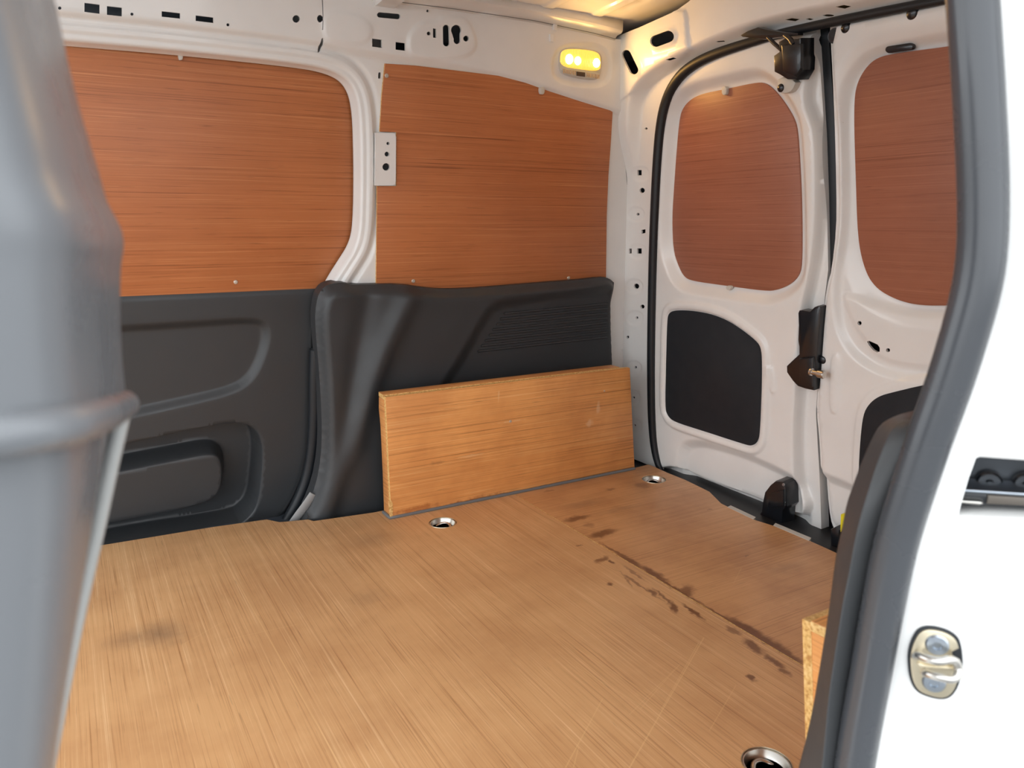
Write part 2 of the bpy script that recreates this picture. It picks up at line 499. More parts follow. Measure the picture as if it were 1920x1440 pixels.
fr_st = [(1180, 1052, .11, .005, 90, .75, 'w'), (1310, 1130, .12, .006, 90, .8, 'w'), (1430, 1200, .09, .007, 90, .85, 'w'), (1130, 1050, .03, .012, 20, .7, 'w'), (1143, 1096, .008, .007, 0, .8, 'w'), (1085, 1022, .012, .005, 0, .7, 'w'), (1146, 1053, .014, .007, 80, .8, 'w'),
         (1222, 1110, .022, .010, 70, .75, 'w'), (1262, 1138, .03, .010, 60, .8, 'w'), (1245, 1120, .05, .005, 80, .7, 'w'), (1300, 1147, .045, .007, 84, .85, 'w'),
         (1190, 1075, .05, .005, 85, .5, 'w'), (1178, 1090, .03, .004, 70, .5, 'w'), (1412, 1212, .035, .014, 80, .8, 'w'), (1452, 1240, .03, .01, 85, .8, 'w'),
         (1408, 1270, .016, .007, 70, .8, 'w'), (1375, 1182, .02, .01, 90, .6, 'w'), (1470, 1258, .02, .008, 85, .7, 'w'), (1110, 1010, .02, .006, 60, .6, 'w'),
         (1200, 1098, .1, .004, 88, .6, 'w'), (300, 1188, .06, .075, 20, .55, 'g'), (250, 1195, .07, .05, 0, .4, 'g'), (700, 1010, .10, .06, 0, .25, 'g'), (690, 1120, .06, .05, 0, .2, 'g')]
re_st = [(1260, 1100, .14, .006, 90, .8, 'w'), (1370, 1165, .10, .006, 90, .8, 'w'), (1082, 972, .05, .018, 0, .75, 'w'), (1130, 1000, .055, .022, 5, .75, 'w'), (1105, 985, .02, .02, 0, .4, 'w'), (1180, 1052, .06, .014, 90, .75, 'w'), (1225, 1075, .06, .014, 90, .8, 'w'),
         (1285, 1110, .04, .022, 30, .7, 'w'), (1330, 1145, .03, .008, 80, .6, 'w'), (1400, 1180, .07, .020, 92, .85, 'w'), (1440, 1205, .05, .022, 95, .85, 'w'), (1470, 1225, .05, .015, 90, .8, 'w'),
         (1155, 1035, .08, .006, 90, .7, 'w'), (1330, 955, .01, .005, 0, .5, 'w'), (1402, 1043, .008, .005, 0, .4, 'w'), (1145, 918, .02, .01, 0, .5, 'w'), (1030, 920, .02, .008, 0, .45, 'w'), (1204, 910, .03, .03, 0, .45, 'w'),
         (1095, 945, .09, .035, 0, .4, 'g'), (1160, 955, .10, .02, 0, .3, 'g'), (1470, 1065, .08, .03, 0, .25, 'g')]
fr_sc = [(1320, 1195, 1180, 1440, .0016, .55), (1310, 1205, 1240, 1330, .0012, .45), (1130, 1310, 1060, 1440, .0014, .4), (1275, 1245, 1200, 1330, .001, .4),
         (400, 1010, 640, 1440, .0014, .55), (1380, 1285, 1330, 1370, .0012, .4), (1080, 1250, 1240, 1345, .0012, .4), (880, 1090, 1215, 1300, .0012, .35), (340, 1210, 420, 1165, .0012, .3), (420, 1200, 560, 1170, .0012, .3), (1265, 1255, 1180, 1340, .001, .35), (1085, 1400, 1075, 1440, .0012, .35)]
re_sc = [(1390, 1065, 1375, 1095, .0012, .3), (1290, 1100, 1360, 1085, .0012, .25)]
FLR_F = wood('plywood_floor_front', 1, srgb(158, 108, 64), srgb(216, 168, 118), srgb(242, 204, 156), 170, .4, stains(fr_st, fr_sc), .22)
FLR_R = wood('plywood_floor_rear', 0, srgb(156, 106, 64), srgb(212, 160, 110), srgb(232, 186, 136), 170, .4, stains(re_st, re_sc), .3)

# ================================================================== STRUCTURE
def box_mesh(name, lo, hi, mat, parent=None):
    a, b = np.array(lo, float), np.array(hi, float)
    V = [(x, y, z) for x in (a[0], b[0]) for y in (a[1], b[1]) for z in (a[2], b[2])]
    F = [(0, 1, 3, 2), (4, 6, 7, 5), (0, 4, 5, 1), (2, 3, 7, 6), (0, 2, 6, 4), (1, 5, 7, 3)]
    return link(name, V, F, mat, parent, False)

# ---- floor: steel pan with two plywood boards
ASPH = base_mat('tarmac', (.22, .22, .22, 1), .9)[0]
tag(box_mesh('ground', (-14, -14, -.70), (14, 14, -.62), ASPH), 'unseen grey tarmac ground under the van, added to dim light from below', kind='structure')  # out of view; added to dim the light reaching the jamb from below
floor = tag(box_mesh('floor', (-.75, .28, -.05), (1.665, 2.135, -.030), CAVSHADE), 'painted steel load floor under the plywood boards', kind='structure')
ring_px = [(830, 980), (1226, 899), (1438, 1432)]
rings = [FL.hit(*p) for p in ring_px]
SEAMX = 1.0325
front_out = [(-.70, .43), (SEAMX - .0008, .43), (SEAMX - .0008, 1.79)] + FL.uvs([(715, 958), (700, 961), (588, 977), (577, 974), (548, 977), (524, 979), (500, 974), (400, 988), (205, 1020), (130, 1031)]) + [(-.70, 1.97)]
b1 = plate('plywood_board', FL, front_out, -.012, 0, FLR_F, floor, edge=PLYEDGE, holes=[circ(q[0], q[1], .036, 28) for q in (rings[0], rings[2])])
tag(b1, 'large front plywood floor board with grain running across the van')
rear_out = [(SEAMX + .0008, .43), (1.44, .43), (1.462, .62)] + [FL.uv(*p) for p in [(1700, 1100), (1562, 1034), (1520, 1015), (1450, 986), (1412, 974), (1352, 944), (1330, 922), (1285, 900), (1250, 886), (1224, 874), (1216, 871), (1192, 877)]] + [(1.46, 1.79), (SEAMX + .0008, 1.79)]
b2 = plate('plywood_board', FL, rear_out, -.012, 0.0002, FLR_R, floor, edge=PLYEDGE, holes=[circ(rings[1][0], rings[1][1], .036, 28)])
tag(b2, 'stained rear plywood floor board with grain running lengthwise')

# ---- ceiling
def ceil_h(P):
    y = P[:, 1]
    return -.022 * np.clip(1 - ((y - CY) / .72) ** 2, -.6, 1)
CE = Plane((0, 0, 1.275), (1, 0, 0), (0, 1, 0), (0, 0, -1))
roof_ribs = [([(x, .35), (x + .035, .35), (x + .035, 1.86), (x, 1.86)], .004, .012, 0) for x in (.95, 1.10, 1.25)]
ceiling = tag(sheet('ceiling', CE, [(-.75, .22), (1.66, .22), (1.66, 2.135), (-.75, 2.135)], WHITE, feats=roof_ribs, hfun=ceil_h, step=.03, rim=.01), 'white painted steel roof panel with pressed swages', kind='structure')
rb = loft('roof_bow', [[(.66, y, z) for y in np.linspace(.4, 1.80, 24)] for z in (1.29,)] +
          [[(x, y, z + .012 * (1 - ((y - CY) / .7) ** 2)) for y in np.linspace(.4, 1.80, 24)] for x, z in ((.665, 1.25), (.675, 1.232), (.72, 1.232), (.732, 1.25), (.738, 1.29))], WHITE, ceiling, .002, (.7, 1, .8), 40)

# ---- far side wall: cant rail, pillar and rear quarter in one pressed sheet, with the door aperture cut out
RO = .012   # the rear frame stands this proud of the door plane
def guss_o(z): return .038 * sstep((np.asarray(z) - .86) / .18)
def corner(z):
    o = RO + float(guss_o(z))
    # where the far wall plane meets the rear frame plane
    n1, d1 = FW.N, FW.N @ FW.p0
    n2, d2 = RD.N, RD.N @ RD.p0 + o
    x = (d2 - n2[2] * z) / n2[0]; y = (d1 - n1[2] * z) / n1[1]
    return np.array((x, y, z))
APD = -.032
apert_px = [(60, 81), (135, 87), (330, 103), (560, 127), (612, 138), (640, 153), (655, 178), (661, 215), (663, 260), (664, 330), (663, 400), (660, 438), (652, 462), (636, 487), (618, 515), (604, 540), (595, 575), (589, 620), (587, 680), (586, 780), (582, 845), (572, 895), (556, 935), (528, 979), (500, 1010)]
apert = chaikin(FW.uvs(apert_px, APD), 2, False)
rail_px = [(40, -75), (420, -40), (660, -10), (720, 1), (850, 17), (1000, 39), (1110, 62), (1152, 73)]
rail = FW.uvs(rail_px, .012)
out_far = apert[::-1] + rail + [FW.inv(corner(z)) for z in np.linspace(1.243, -.02, 24)]
UPH = .012
up_line = [(-20, 28), (118, 37), (307, 55), (483, 72), (633, 92), (720, 106), (840, 123), (935, 141), (985, 154), (1030, 170), (1090, 190), (1146, 207), (1215, 226)]
upper = FW.uvs(up_line, UPH) + [FW.uv(1260, -60), FW.uv(-20, -160)]
plateau = chaikin(FW.uvs([(764, 88), (766, 66), (778, 50), (794, 40), (818, 41), (828, 31), (868, 32), (880, 44), (889, 64), (894, 84), (884, 102), (850, 112), (800, 110), (772, 104)], UPH), 2)
plateau2 = chaikin(FW.uvs([(606, 20), (660, 25), (682, 34), (697, 50), (698, 66), (680, 84), (640, 80), (606, 74)], UPH), 2)
lamp_out = chaikin(FW.uvs([(1036, 128), (1040, 100), (1062, 84), (1118, 82), (1143, 98), (1147, 140), (1130, 163), (1066, 157), (1042, 148)], UPH), 2)
def holes_fw(h=UPH):
    L = [rect(172.5, 15.5, 14.2, 8.6, .13), rect(214.5, 21, 14, 8.2, .11), rect(320.5, 28, 17.3, 5.2, .11), rect(383.5, 36, 16.6, 5.2, .12),
         circ(112, 15, 3.2, 10), circ(247.5, 26.5, 3, 10), circ(427.5, 46.5, 3, 10), circ(555.5, 35.5, 7, 16), circ(600, 35, 5.5, 14, 7),
         rect(707, 81, 9.2, 7.6, .13), rect(751, 87, 9.2, 7.2, .13), circ(802.5, 63, 3.7, 12), rect(813.5, 62.5, 3, 8.6, .1),
         capsule((835, 53), (835.5, 81), 6.2), circ(872.5, 72.5, 5.5, 14), circ(802, 20.6, 2.6, 10), capsule((712, 28), (746, 31), 5)]
    key = []
    for k in range(18):
        g = math.radians(-215 + 250 * k / 17); key.append((854 + 9.8 * math.cos(g), 57 + 10 * math.sin(g)))
    for k in range(10):
        g = math.radians(10 + 190 * k / 9); key.append((855.5 + 6.6 * math.cos(g), 76 + 6.8 * math.sin(g)))
    L.append(key)
    L.append([(603.6, 0), (605.6, 0), (606.4, 30), (605.4, 56), (604, 56), (605, 30)])
    L.append([(606, 71), (607, 84), (603, 96), (598, 99), (600, 86), (603, 73)])
    out = [FW.uvs(p, h) for p in L]
    out.append(FW.uvs(capsule((712, 138), (711.5, 145), 2.6), 0))
    return out
def far_h(P):
    d = pdist(P, apert)
    h = APD * (1 - sstep(d / .011))
    h -= .007 * np.exp(-((d - .050) / .006) ** 2)
    h += .004 * sstep((d - .022) / .004) * (1 - sstep((d - .036) / .004))
    return h
def apfeat(w, sh):
    # extra sample rows along the aperture rim
    c = apert + [FW.uv(500, 1300), FW.uv(-150, 1300), FW.uv(-150, 81)]
    return (c, 0.0, w, sh)
wall_far = sheet('wall_far', FW, out_far, WHITE, holes_fw(), [(upper, UPH, .022, 0), (plateau, .0045, .014, 0), (plateau2, .0035, .014, 0), (lamp_out, -.007, .016, 0), apfeat(.062, .031)], far_h, rim=.006)
tag(wall_far, 'white painted far side wall of the van with door aperture and punched holes', kind='structure')
skin = box_mesh('outer_skin', (-.8, 2.13, -.05), (1.675, 2.14, 1.33), CAVSHADE, wall_far)
# bracket plate with three holes beside the rear side panel
def rrect(pl, pts, n=2, h=0): return chaikin(pl.uvs(pts, h), n)
br = plate('bracket_plate', FW, FW.uvs([(704, 249), (734, 249), (740, 251), (742.5, 256), (742, 340), (740, 346), (735, 348), (703, 348)], .010), .004, .0105, WHITE, wall_far,
           holes=[FW.uvs(circ(727.5, 269, 3, 12), .010), FW.uvs(circ(725.5, 289, 4.6, 14), .010), FW.uvs(circ(724, 313, 7, 18), .010)])
tag(br, 'white steel bracket with three round holes')
br_shade = plate('hole_shade', FW, FW.uvs([(706, 252), (738, 252), (738, 344), (705, 344)], .004), .0022, .0038, FELT, wall_far)  # black sheet stands in for the shade behind the bracket holes

# ---- far sliding door behind the aperture
DP = -.165
door1 = tag(plate('door_1', FW, FW.uvs([(-300, 40), (720, 70), (720, 560), (640, 1040), (-300, 1200)], DP), DP - .012, DP - .008, WHITE), 'white far sliding door shell behind the aperture', kind='structure')
TD = -.040
dtrim_out = chaikin(FW.uvs([(-280, 562), (60, 552), (232, 547), (420, 540), (600, 533), (613, 533), (611, 545), (600, 575), (595, 620), (592, 700), (590, 790), (585, 850), (573, 900), (552, 945), (520, 990), (480, 1010), (205, 1045), (-280, 1140)], TD), 1)
rec1 = chaikin(FW.uvs([(-280, 640), (60, 622), (232, 611), (380, 602), (470, 596), (500, 603), (508, 630), (494, 680), (474, 715), (440, 738), (340, 762), (230, 786), (-280, 900)], TD), 2)
rec2 = chaikin(FW.uvs([(-280, 950), (100, 866), (240, 833), (380, 803), (440, 793), (474, 800), (490, 826), (492, 870), (484, 945), (466, 972), (440, 988), (215, 1024), (-280, 1130)], TD), 2)
rec3 = chaikin(FW.uvs([(-280, 985), (100, 905), (240, 876), (340, 856), (390, 846), (412, 850), (422, 870), (421, 915), (404, 940), (360, 956), (214, 985), (-280, 1080)], TD - .02), 2)
def dt_h(P):
    # rounded top edge and outer edge
    d = pdist(P, dtrim_out, True); return -.012 * (1 - sstep(d / .018)) + .012
dtrim = sheet('door_trim', FW, dtrim_out, BLACK, (), [(rec1, -.014, .026, -.008), (rec2, -.085, .014, -.004), (rec3, .066, .020, 0)], dt_h, TD - .012, rim=.012, parent=door1, fine=.0021)
tag(dtrim, 'black plastic door trim with pressed recess and storage pocket')

# ---- rear frame: corner post, gusset and header round the rear doors
seal_px = [(1246, 888), (1234, 858), (1227, 805), (1225, 700), (1227, 560), (1231, 420), (1237, 300), (1244, 225), (1256, 180), (1276, 146), (1304, 121), (1345, 101), (1400, 83), (1460, 65), (1530, 49), (1600, 34), (1700, 14), (1790, -3), (1900, -22)]
sealuv = chaikin(RD.uvs(seal_px, RO), 2, False)
top_px = [(1152, 70), (1200, 52), (1262, 24), (1290, 4), (1330, -30), (1900, -160)]
out_rear = [RD.inv(corner(z)) for z in np.linspace(-.02, 1.243, 24)] + RD.uvs(top_px, .05) + sealuv[::-1] + [RD.inv((1.58, 1.70, -.02))]
arch = [(1166, 900), (1164, 700), (1166, 535), (1173, 447), (1180, 360), (1186, 225), (1190, 188), (1202, 163), (1222, 142), (1255, 122), (1300, 99), (1350, 75), (1410, 53), (1480, 34), (1600, 10), (1700, -9), (1900, -48)]
archp = chaikin(RD.uvs(arch, .035), 2, False) + RD.uvs([(1900, -300), (1050, -200), (1050, 900)], .035)
guss = RD.uvs([(1100, 95), (1160, 68), (1262, 20), (1284, 20), (1287, 30), (1293, 93), (1250, 125), (1150, 200), (1100, 200)], .05)
o1, o2 = ((1177.5, 102), (1191.5, 131), 8.5), ((1233, 77), (1256, 68.5), 11)
hr = [RD.uvs(capsule(*o1), .054), RD.uvs(capsule(*o2), .054)]
strip_h = [rect(1198, 324, 3.6, 5), circ(1204, 357, 5, 12), circ(1195, 402, 2.6, 10), rect(1206.5, 434, 3.6, 3.6, -.2), rect(1181, 471, 1.8, 4.6), rect(1197.5, 471, 4.2, 5), circ(1192, 537, 5, 14), circ(1204.5, 575, 4, 12), circ(1193, 596, 2.5, 10), circ(1177, 632, 2.7, 10), circ(1190.5, 689, 2.5, 10), circ(1187, 746, 2.4, 10), circ(1189, 798, 2.2, 10), circ(1211.5, 241, 2.4, 10)]
hr += [RD.uvs(p, RO) for p in strip_h]
head_h = [[(1271, 111), (1283, 107), (1286, 109), (1275, 113)], [(1355, 77), (1366, 76), (1366, 78), (1355, 79)], [(1483, 37), (1495, 34), (1506, 36), (1496, 40)], [(1515, 36), (1522, 34), (1528, 36), (1521, 38)], circ(1557, 29, 9, 12, 2), [(1582, 13), (1597, 9.5), (1607, 12), (1593, 16.5)]]
hr += [RD.uvs(p, RO) for p in head_h]
dimples = [(chaikin(RD.uvs(capsule((px - 6, py), (px, py), 13), RO), 1), -.0028, .010, 0) for px, py in [(1195, 402), (1198, 471), (1204, 326), (1193, 596), (1190, 690), (1187, 746), (1189, 798), (1192, 537)]]
rear_frame = sheet('wall_rear', RD, out_rear, WHITE, hr, [(archp, 0, .030, 0), (guss, .005, .006, 0), (chaikin(RD.uvs(capsule(*o1), .054), 0), .005, .008, .005), (chaikin(RD.uvs(capsule(*o2), .054), 0), .005, .008, .005)] + dimples, lambda P: guss_o(P[:, 1] * RD.V[2]) * sstep(.5 - sdf(P, archp) / .030), RO, rim=.005)
tag(rear_frame, 'white painted rear door frame with corner post, gusset and header', kind='structure')
box_mesh('outer_skin', (1.66, .2, -.05), (1.67, 2.135, 1.33), CAVSHADE, rear_frame)

# ---- rear doors
DB = -.012
d2_right = [(1533, 46), (1546, 250), (1550, 360), (1553, 505), (1544, 580), (1536, 680), (1530, 775), (1533, 830), (1536, 880), (1538, 930), (1540, 996)]
d2_bot = [(1540, 996), (1500, 986), (1430, 957), (1390, 941), (1327, 920), (1280, 900), (1258, 886)]
d2_out = RD.uvs(d2_bot[:-1] + [(1252, 884), (1240, 858), (1233, 805), (1231, 700), (1233, 560), (1237, 420), (1243, 300), (1250, 225), (1262, 180), (1282, 150), (1310, 126), (1350, 106), (1405, 88), (1462, 70)] + d2_right[:-1], DB)
w3_px = [(1260, 410), (1263, 360), (1268, 287), (1274, 220), (1281, 201), (1295, 186), (1315, 176), (1360, 167), (1415, 155), (1433, 155), (1450, 167), (1470, 192), (1487, 220), (1494, 242), (1498, 300), (1501, 360), (1502.5, 430), (1502, 497), (1497, 517), (1482, 533), (1457, 544), (1435, 546), (1362, 536), (1297, 527), (1282, 519), (1271, 497), (1262, 468)]
WH = -.008
w3 = chaikin(RD.uvs(w3_px, WH + .005), 2)
face2 = chaikin(RD.uvs([(1180, 40), (1524, 52), (1520, 90), (1512, 150), (1508, 188), (1518, 215), (1526, 240), (1530, 300), (1531, 380), (1526, 470), (1514, 535), (1503, 580), (1498, 640), (1494, 730), (1489, 800), (1490, 880), (1495, 920), (1510, 950), (1500, 974), (1470, 967), (1430, 950), (1390, 933), (1327, 912), (1283, 892), (1258, 872), (1180, 900)], .018), 2)
pan2_px = [(1249, 680), (1251, 600), (1254, 587), (1264, 582), (1292, 582), (1330, 588), (1362, 600), (1390, 618), (1418, 640), (1426, 653), (1428, 680), (1427, 740), (1424, 812), (1420, 829), (1410, 836), (1398, 834), (1315, 807), (1264, 791), (1252, 780), (1247, 765)]
pan2 = chaikin(RD.uvs(pan2_px, .020), 2)
led2 = chaikin(RD.uvs([(1272, 838), (1300, 828), (1340, 836), (1400, 855), (1480, 893), (1499, 912), (1502, 950), (1500, 1005), (1400, 980), (1270, 920)], .018), 2)
rib2 = chaikin(RD.uvs([(1450, 690), (1453, 735), (1449, 738), (1443, 735), (1438, 690), (1441, 686)], .02), 1)
door2 = sheet('door_2', RD, d2_out, WHITE, (), [(face2, .030, .016, 0), (w3, -.026, .034, .020), (pan2, .007, .012, .024), (pan2, -.007, .006, .004), (led2, -.022, .040, -.005), (rib2, .004, .008, 0)], None, DB, rim=.03)
tag(door2, 'white left rear door shell with window recess and black lower panel', kind='structure')
tag(plate('lower_panel', RD, pan2, .016, .021, FELT, door2), 'flat black lower door panel')

d3_left = [(1548, 46), (1556, 200), (1560.5, 360), (1560.5, 430), (1552, 507), (1544, 535), (1537, 582), (1531, 670), (1526, 730), (1524, 775), (1529, 820), (1532, 880), (1535, 930), (1540, 980), (1549, 1004), (1562, 1022)]
D3 = .002
d3_out = chaikin(RD.uvs(d3_left, D3 + .01), 1, False) + [(.46, -.03), (.46, 1.15)] + RD.uvs([(1790, 4), (1700, 20), (1600, 40)], D3)
w4_px = [(1786, 86), (1715, 95), (1680, 100), (1650, 106), (1631, 118), (1615, 139), (1606, 160), (1602, 182), (1601, 225), (1603, 300), (1605, 360), (1607, 422), (1612, 472), (1625, 515), (1641, 538), (1662, 553), (1692, 566), (1727, 573), (1785, 573), (1960, 570), (2010, 530), (2030, 400), (2030, 150), (2000, 60), (1960, 55)]
w4 = chaikin(RD.uvs(w4_px, WH + .005), 2)
face3 = chaikin(RD.uvs([(1554, 46), (1562, 200), (1567, 360), (1566, 440), (1558, 510), (1549, 545), (1543, 590), (1537, 675), (1532, 740), (1531, 775), (1535, 820), (1538, 880), (1541, 930), (1546, 975), (1556, 996), (1600, 1010), (2000, 1200), (2200, 900), (2200, -140), (1800, -2), (1600, 40)], .018), 1)
big3 = chaikin(RD.uvs([(1570, 230), (1574, 170), (1594, 128), (1628, 98), (1680, 84), (1790, 66), (2060, 20), (2080, 300), (2060, 640), (1960, 706), (1760, 714), (1690, 708), (1640, 694), (1604, 670), (1580, 640), (1567, 600), (1565, 540), (1571, 450), (1574, 360)], .018), 2)
sub3 = chaikin(RD.uvs([(1640, 570), (1690, 584), (1740, 590), (1940, 590), (1940, 680), (1760, 690), (1700, 684), (1660, 672), (1635, 650), (1600, 600), (1585, 553), (1596, 552)], .0), 2)
pan3_px = [(1900, 690), (1733, 721), (1675, 735), (1650, 742), (1632, 756), (1621, 776), (1616, 820), (1613, 868), (1612, 920), (1640, 960), (1900, 1060)]
pan3 = chaikin(RD.uvs(pan3_px, .02), 2)
led3 = chaikin(RD.uvs([(1500, 880), (1560, 902), (1610, 925), (1700, 970), (1900, 1060), (1900, 1150), (1500, 1060)], .018), 1)
rib3 = chaikin(RD.uvs([(1560, 664), (1573, 664), (1574, 700), (1571, 775), (1555, 775), (1556, 700)], .02), 1)
h3 = [RD.uvs(circ(1618, 604, 4, 12), .0), RD.uvs([(1631, 639), (1636, 637), (1652, 644), (1656, 650), (1656, 657), (1650, 659), (1641, 655), (1634, 647)], .0), RD.uvs(circ(1671.5, 654.5, 3.8, 12), .0)]
door3 = sheet('door_3', RD, d3_out, WHITE, h3, [(face3, .020, .014, 0), (big3, -.014, .024, 0), (w4, -.016, .050, .026), (sub3, .008, .02, 0), (pan3, .005, .01, .02), (led3, -.020, .04, 0), (rib3, .004, .008, 0)], None, D3 - .004, rim=.006)
tag(door3, 'white right rear door shell with window recess, partly hidden by the near seal', kind='structure')
tag(plate('lower_panel', RD, pan3, .018, .026, FELT, door3), 'flat black lower door panel')
tag(plate('edge_seal', RD, RD.uvs([(1526, 40), (1552, 40), (1566, 250), (1572, 440), (1556, 520), (1540, 520), (1546, 360), (1538, 200)], -.02), -.034, -.020, RUBBER, door3), 'black rubber seal in the gap between the rear doors')

# ---- near side: jamb of the opening the photo is taken through
slot_px = [(1831, 862), (1838, 859), (1920, 865), (2010, 872), (2010, 990), (1919, 992), (1877, 998), (1808, 999), (1798, 994), (1795, 984), (1803, 948), (1817, 900)]
slot = NJ.uvs(slot_px)
nseal_px = [(1775, -560), (1795, -320), (1812, -130), (1822, 0), (1832, 150), (1841, 320), (1842, 420), (1838, 490), (1828, 550), (1806, 630), (1778, 720), (1745, 810), (1715, 900), (1686, 990), (1668, 1065), (1652, 1150), (1630, 1270), (1613, 1360), (1600, 1440), (1578, 1570)]
nj_out = chaikin(NJ.uvs(nseal_px), 1, False) + [(.04, -.05), (.14, -.05), (.14, 1.29), (NJ.uv(*nseal_px[0])[0], 1.29)]
cre = chaikin(NJ.uvs([(1768, 1020), (1735, 1070), (1712, 1110), (1706, 1170), (1698, 1250), (1692, 1300), (1705, 1340), (1712, 1440), (1720, 1700), (2400, 1800), (2400, 1040), (1900, 1030), (1810, 1016)]), 2)
cre2 = chaikin(NJ.uvs([(1930, -200), (1900, 0), (1908, 300), (1906, 480), (1890, 620), (1860, 740), (1830, 820), (1880, 835), (2300, 850), (2300, -500), (1940, -500)]), 2)
wall_near = sheet('wall_near', NJ, nj_out, WHITE, [slot], [(cre, .004, .026, 0), (cre2, .004, .02, 0), (slot, -.004, .010, .004)], None, 0, rim=.012)
tag(wall_near, 'white painted near door jamb with runner slot', kind='structure')
U0, V0 = NJ.uv(1770, 1060); U1, V1 = NJ.uv(2060, 830)
plate('slot_lining', NJ, [(U0, V0), (U1, V0), (U1, V1), (U0, V1)], -.060, -.055, CAVSHADE, wall_near)
plate('slot_ledge', NJ, NJ.uvs([(1770, 960), (2060, 968), (2060, 1060), (1770, 1060)], -.02), -.05, -.012, WHITE, wall_near, bevel=.004)
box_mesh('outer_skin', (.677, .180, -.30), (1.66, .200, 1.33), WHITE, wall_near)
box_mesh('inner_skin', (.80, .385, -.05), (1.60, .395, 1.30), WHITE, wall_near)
box_mesh('sill', (-.75, .25, -.12), (.70, .43, -.012), WHITE, wall_near)

# ================================================================== OBJECTS
def panel(name, plane, poly, h0, h1, mat, label, screws=(), clips=()):
    root = plate(name, plane, poly, h0, h1, mat, edge=PLYEDGE if plane is FW else None, bevel=.0008)
    tag(root, label, 'plywood panel', 'plywood panels covering the windows')
    for px, py in screws: screw('screw', plane, px, py, h1, .0052, CLEAR, root)
    for px, py, ln in clips:
        c0 = plane.uv(px - 5, py - ln, h1 + .002)
        plate('clip', plane, chaikin(plane.uvs([(px - 4.5, py - ln), (px + 4.5, py - ln), (px + 4.5, py + 6), (px, py + 9), (px - 4.5, py + 6)], h1), 1), h1 - .001, h1 + .009, CLIP, root, .002)
    return root
panel('plywood_panel', FW, FW.uvs([(-260, 60), (135, 70), (560, 110), (650, 130), (690, 190), (690, 440), (640, 500), (615, 560), (232, 575), (-260, 600)], -.050), -.050, -.044, PLYWALL,
      'plywood panel covering the window of the far sliding door', [(442, 529)], [(338, 105, 12)])
w2_px = [(722, 119), (780, 123), (935, 142), (985, 155), (1030, 171), (1090, 190), (1140, 204), (1149, 210), (1146, 260), (1141, 330), (1138, 400), (1136, 560), (705, 560), (706, 480), (707, 400), (707, 349), (743.5, 349), (743.5, 248), (712, 247), (716, 180)]
panel('plywood_panel', FW, FW.uvs(w2_px, .006), .0008, .006, PLYWALL,
      'plywood panel covering the far rear quarter window, notched around a bracket', [(725, 142), (775, 527), (1066, 521)], [(1014, 169, 6)])
panel('plywood_panel', RD, w3, WH, WH + .005, PLYREAR, 'plywood panel with rounded corners covering the left rear door window', [], [(1362, 170, 8), (1370, 535, 0)])
panel('plywood_panel', RD, w4, WH, WH + .005, PLYREAR, 'plywood panel covering the right rear door window, cut off by the near seal')

# ---- far rear quarter trim
QT = .050
q_top = [(600, 552), (610, 539), (622, 534), (640, 531), (650, 532), (662, 536), (700, 535), (752, 534), (790, 540), (830, 544), (870, 543), (930, 539), (1000, 533), (1080, 527), (1132, 521), (1146, 523), (1155, 531)]
q_right = [(1155, 545), (1153, 620), (1152, 720), (1150, 930)]
q_left = [(548, 985), (570, 945), (588, 900), (598, 850), (601, 800), (600, 740), (598, 690), (595, 650), (592, 600), (595, 570)]
quv = chaikin(FW.uvs(q_left + q_top, QT - .02), 1, False) + FW.uvs(q_right, QT - .02) + FW.uvs([(900, 1010), (620, 1010)], QT)
rec_q = chaikin(FW.uvs([(935, 572), (1000, 562), (1200, 535), (1200, 900), (700, 900), (838, 715), (880, 650), (915, 590)], QT), 1)
ridge1 = FW.uvs([(765, 560), (720, 650), (690, 720), (660, 810), (620, 920), (600, 985)], QT)
ridge2 = FW.uvs([(690, 560), (668, 660), (656, 760), (640, 880), (612, 985)], QT)
def q_h(P):
    d = pdist(P, quv, True)
    h = -.030 * (1 - sstep(d / .022)) * (P[:, 1] > .02)
    # left part sweeps inwards towards the wheel arch
    h += .018 * np.exp(-(pdist(P, ridge1) / .030) ** 2)
    h -= .010 * np.exp(-(pdist(P, ridge2) / .028) ** 2)
    h += .034 * sstep((.62 - P[:, 1]) / .62)
    return h
qt = sheet('trim_panel', FW, quv, BLACK, (), [(rec_q, -.022, .050, 0)], q_h, QT, rim=.04, step=.009)
tag(qt, 'black moulded plastic trim panel on the far rear quarter with slotted grille', 'trim panel')
bvh_cache = {}
def surf_h(o, plane, u, v):
    """height of a sheet object above its plane at u, v"""
    from mathutils.bvhtree import BVHTree
    if o.name not in bvh_cache:
        me = o.data; off = np.array(o.location)
        bvh_cache[o.name] = BVHTree.FromPolygons([tuple(np.array(x.co) + off) for x in me.vertices], [list(p.vertices) for p in me.polygons])
    a = plane.at(u, v, .3); r = bvh_cache[o.name].ray_cast(Vector(a), Vector(-plane.N), 1.0)
    return .3 - r[3] if r[0] is not None else 0.0
for k in range(8):
    t = k / 7
    x0, y0 = 951 - 52 * t, 591 + 70 * t
    x1, y1 = 1146 - 4 * t, 572 + 62 * t
    a, b = np.array(FW.uv(x0, y0, .05)), np.array(FW.uv(x1, y1, .05))
    pts = []
    for s in np.linspace(0, 1, 14):
        u, v = a + (b - a) * s
        pts.append(FW.at(u, v, surf_h(qt, FW, u, v) + .0006))
    tube('grille_slat', pts, .0044, BLACK, qt, 8, ratio=.8)

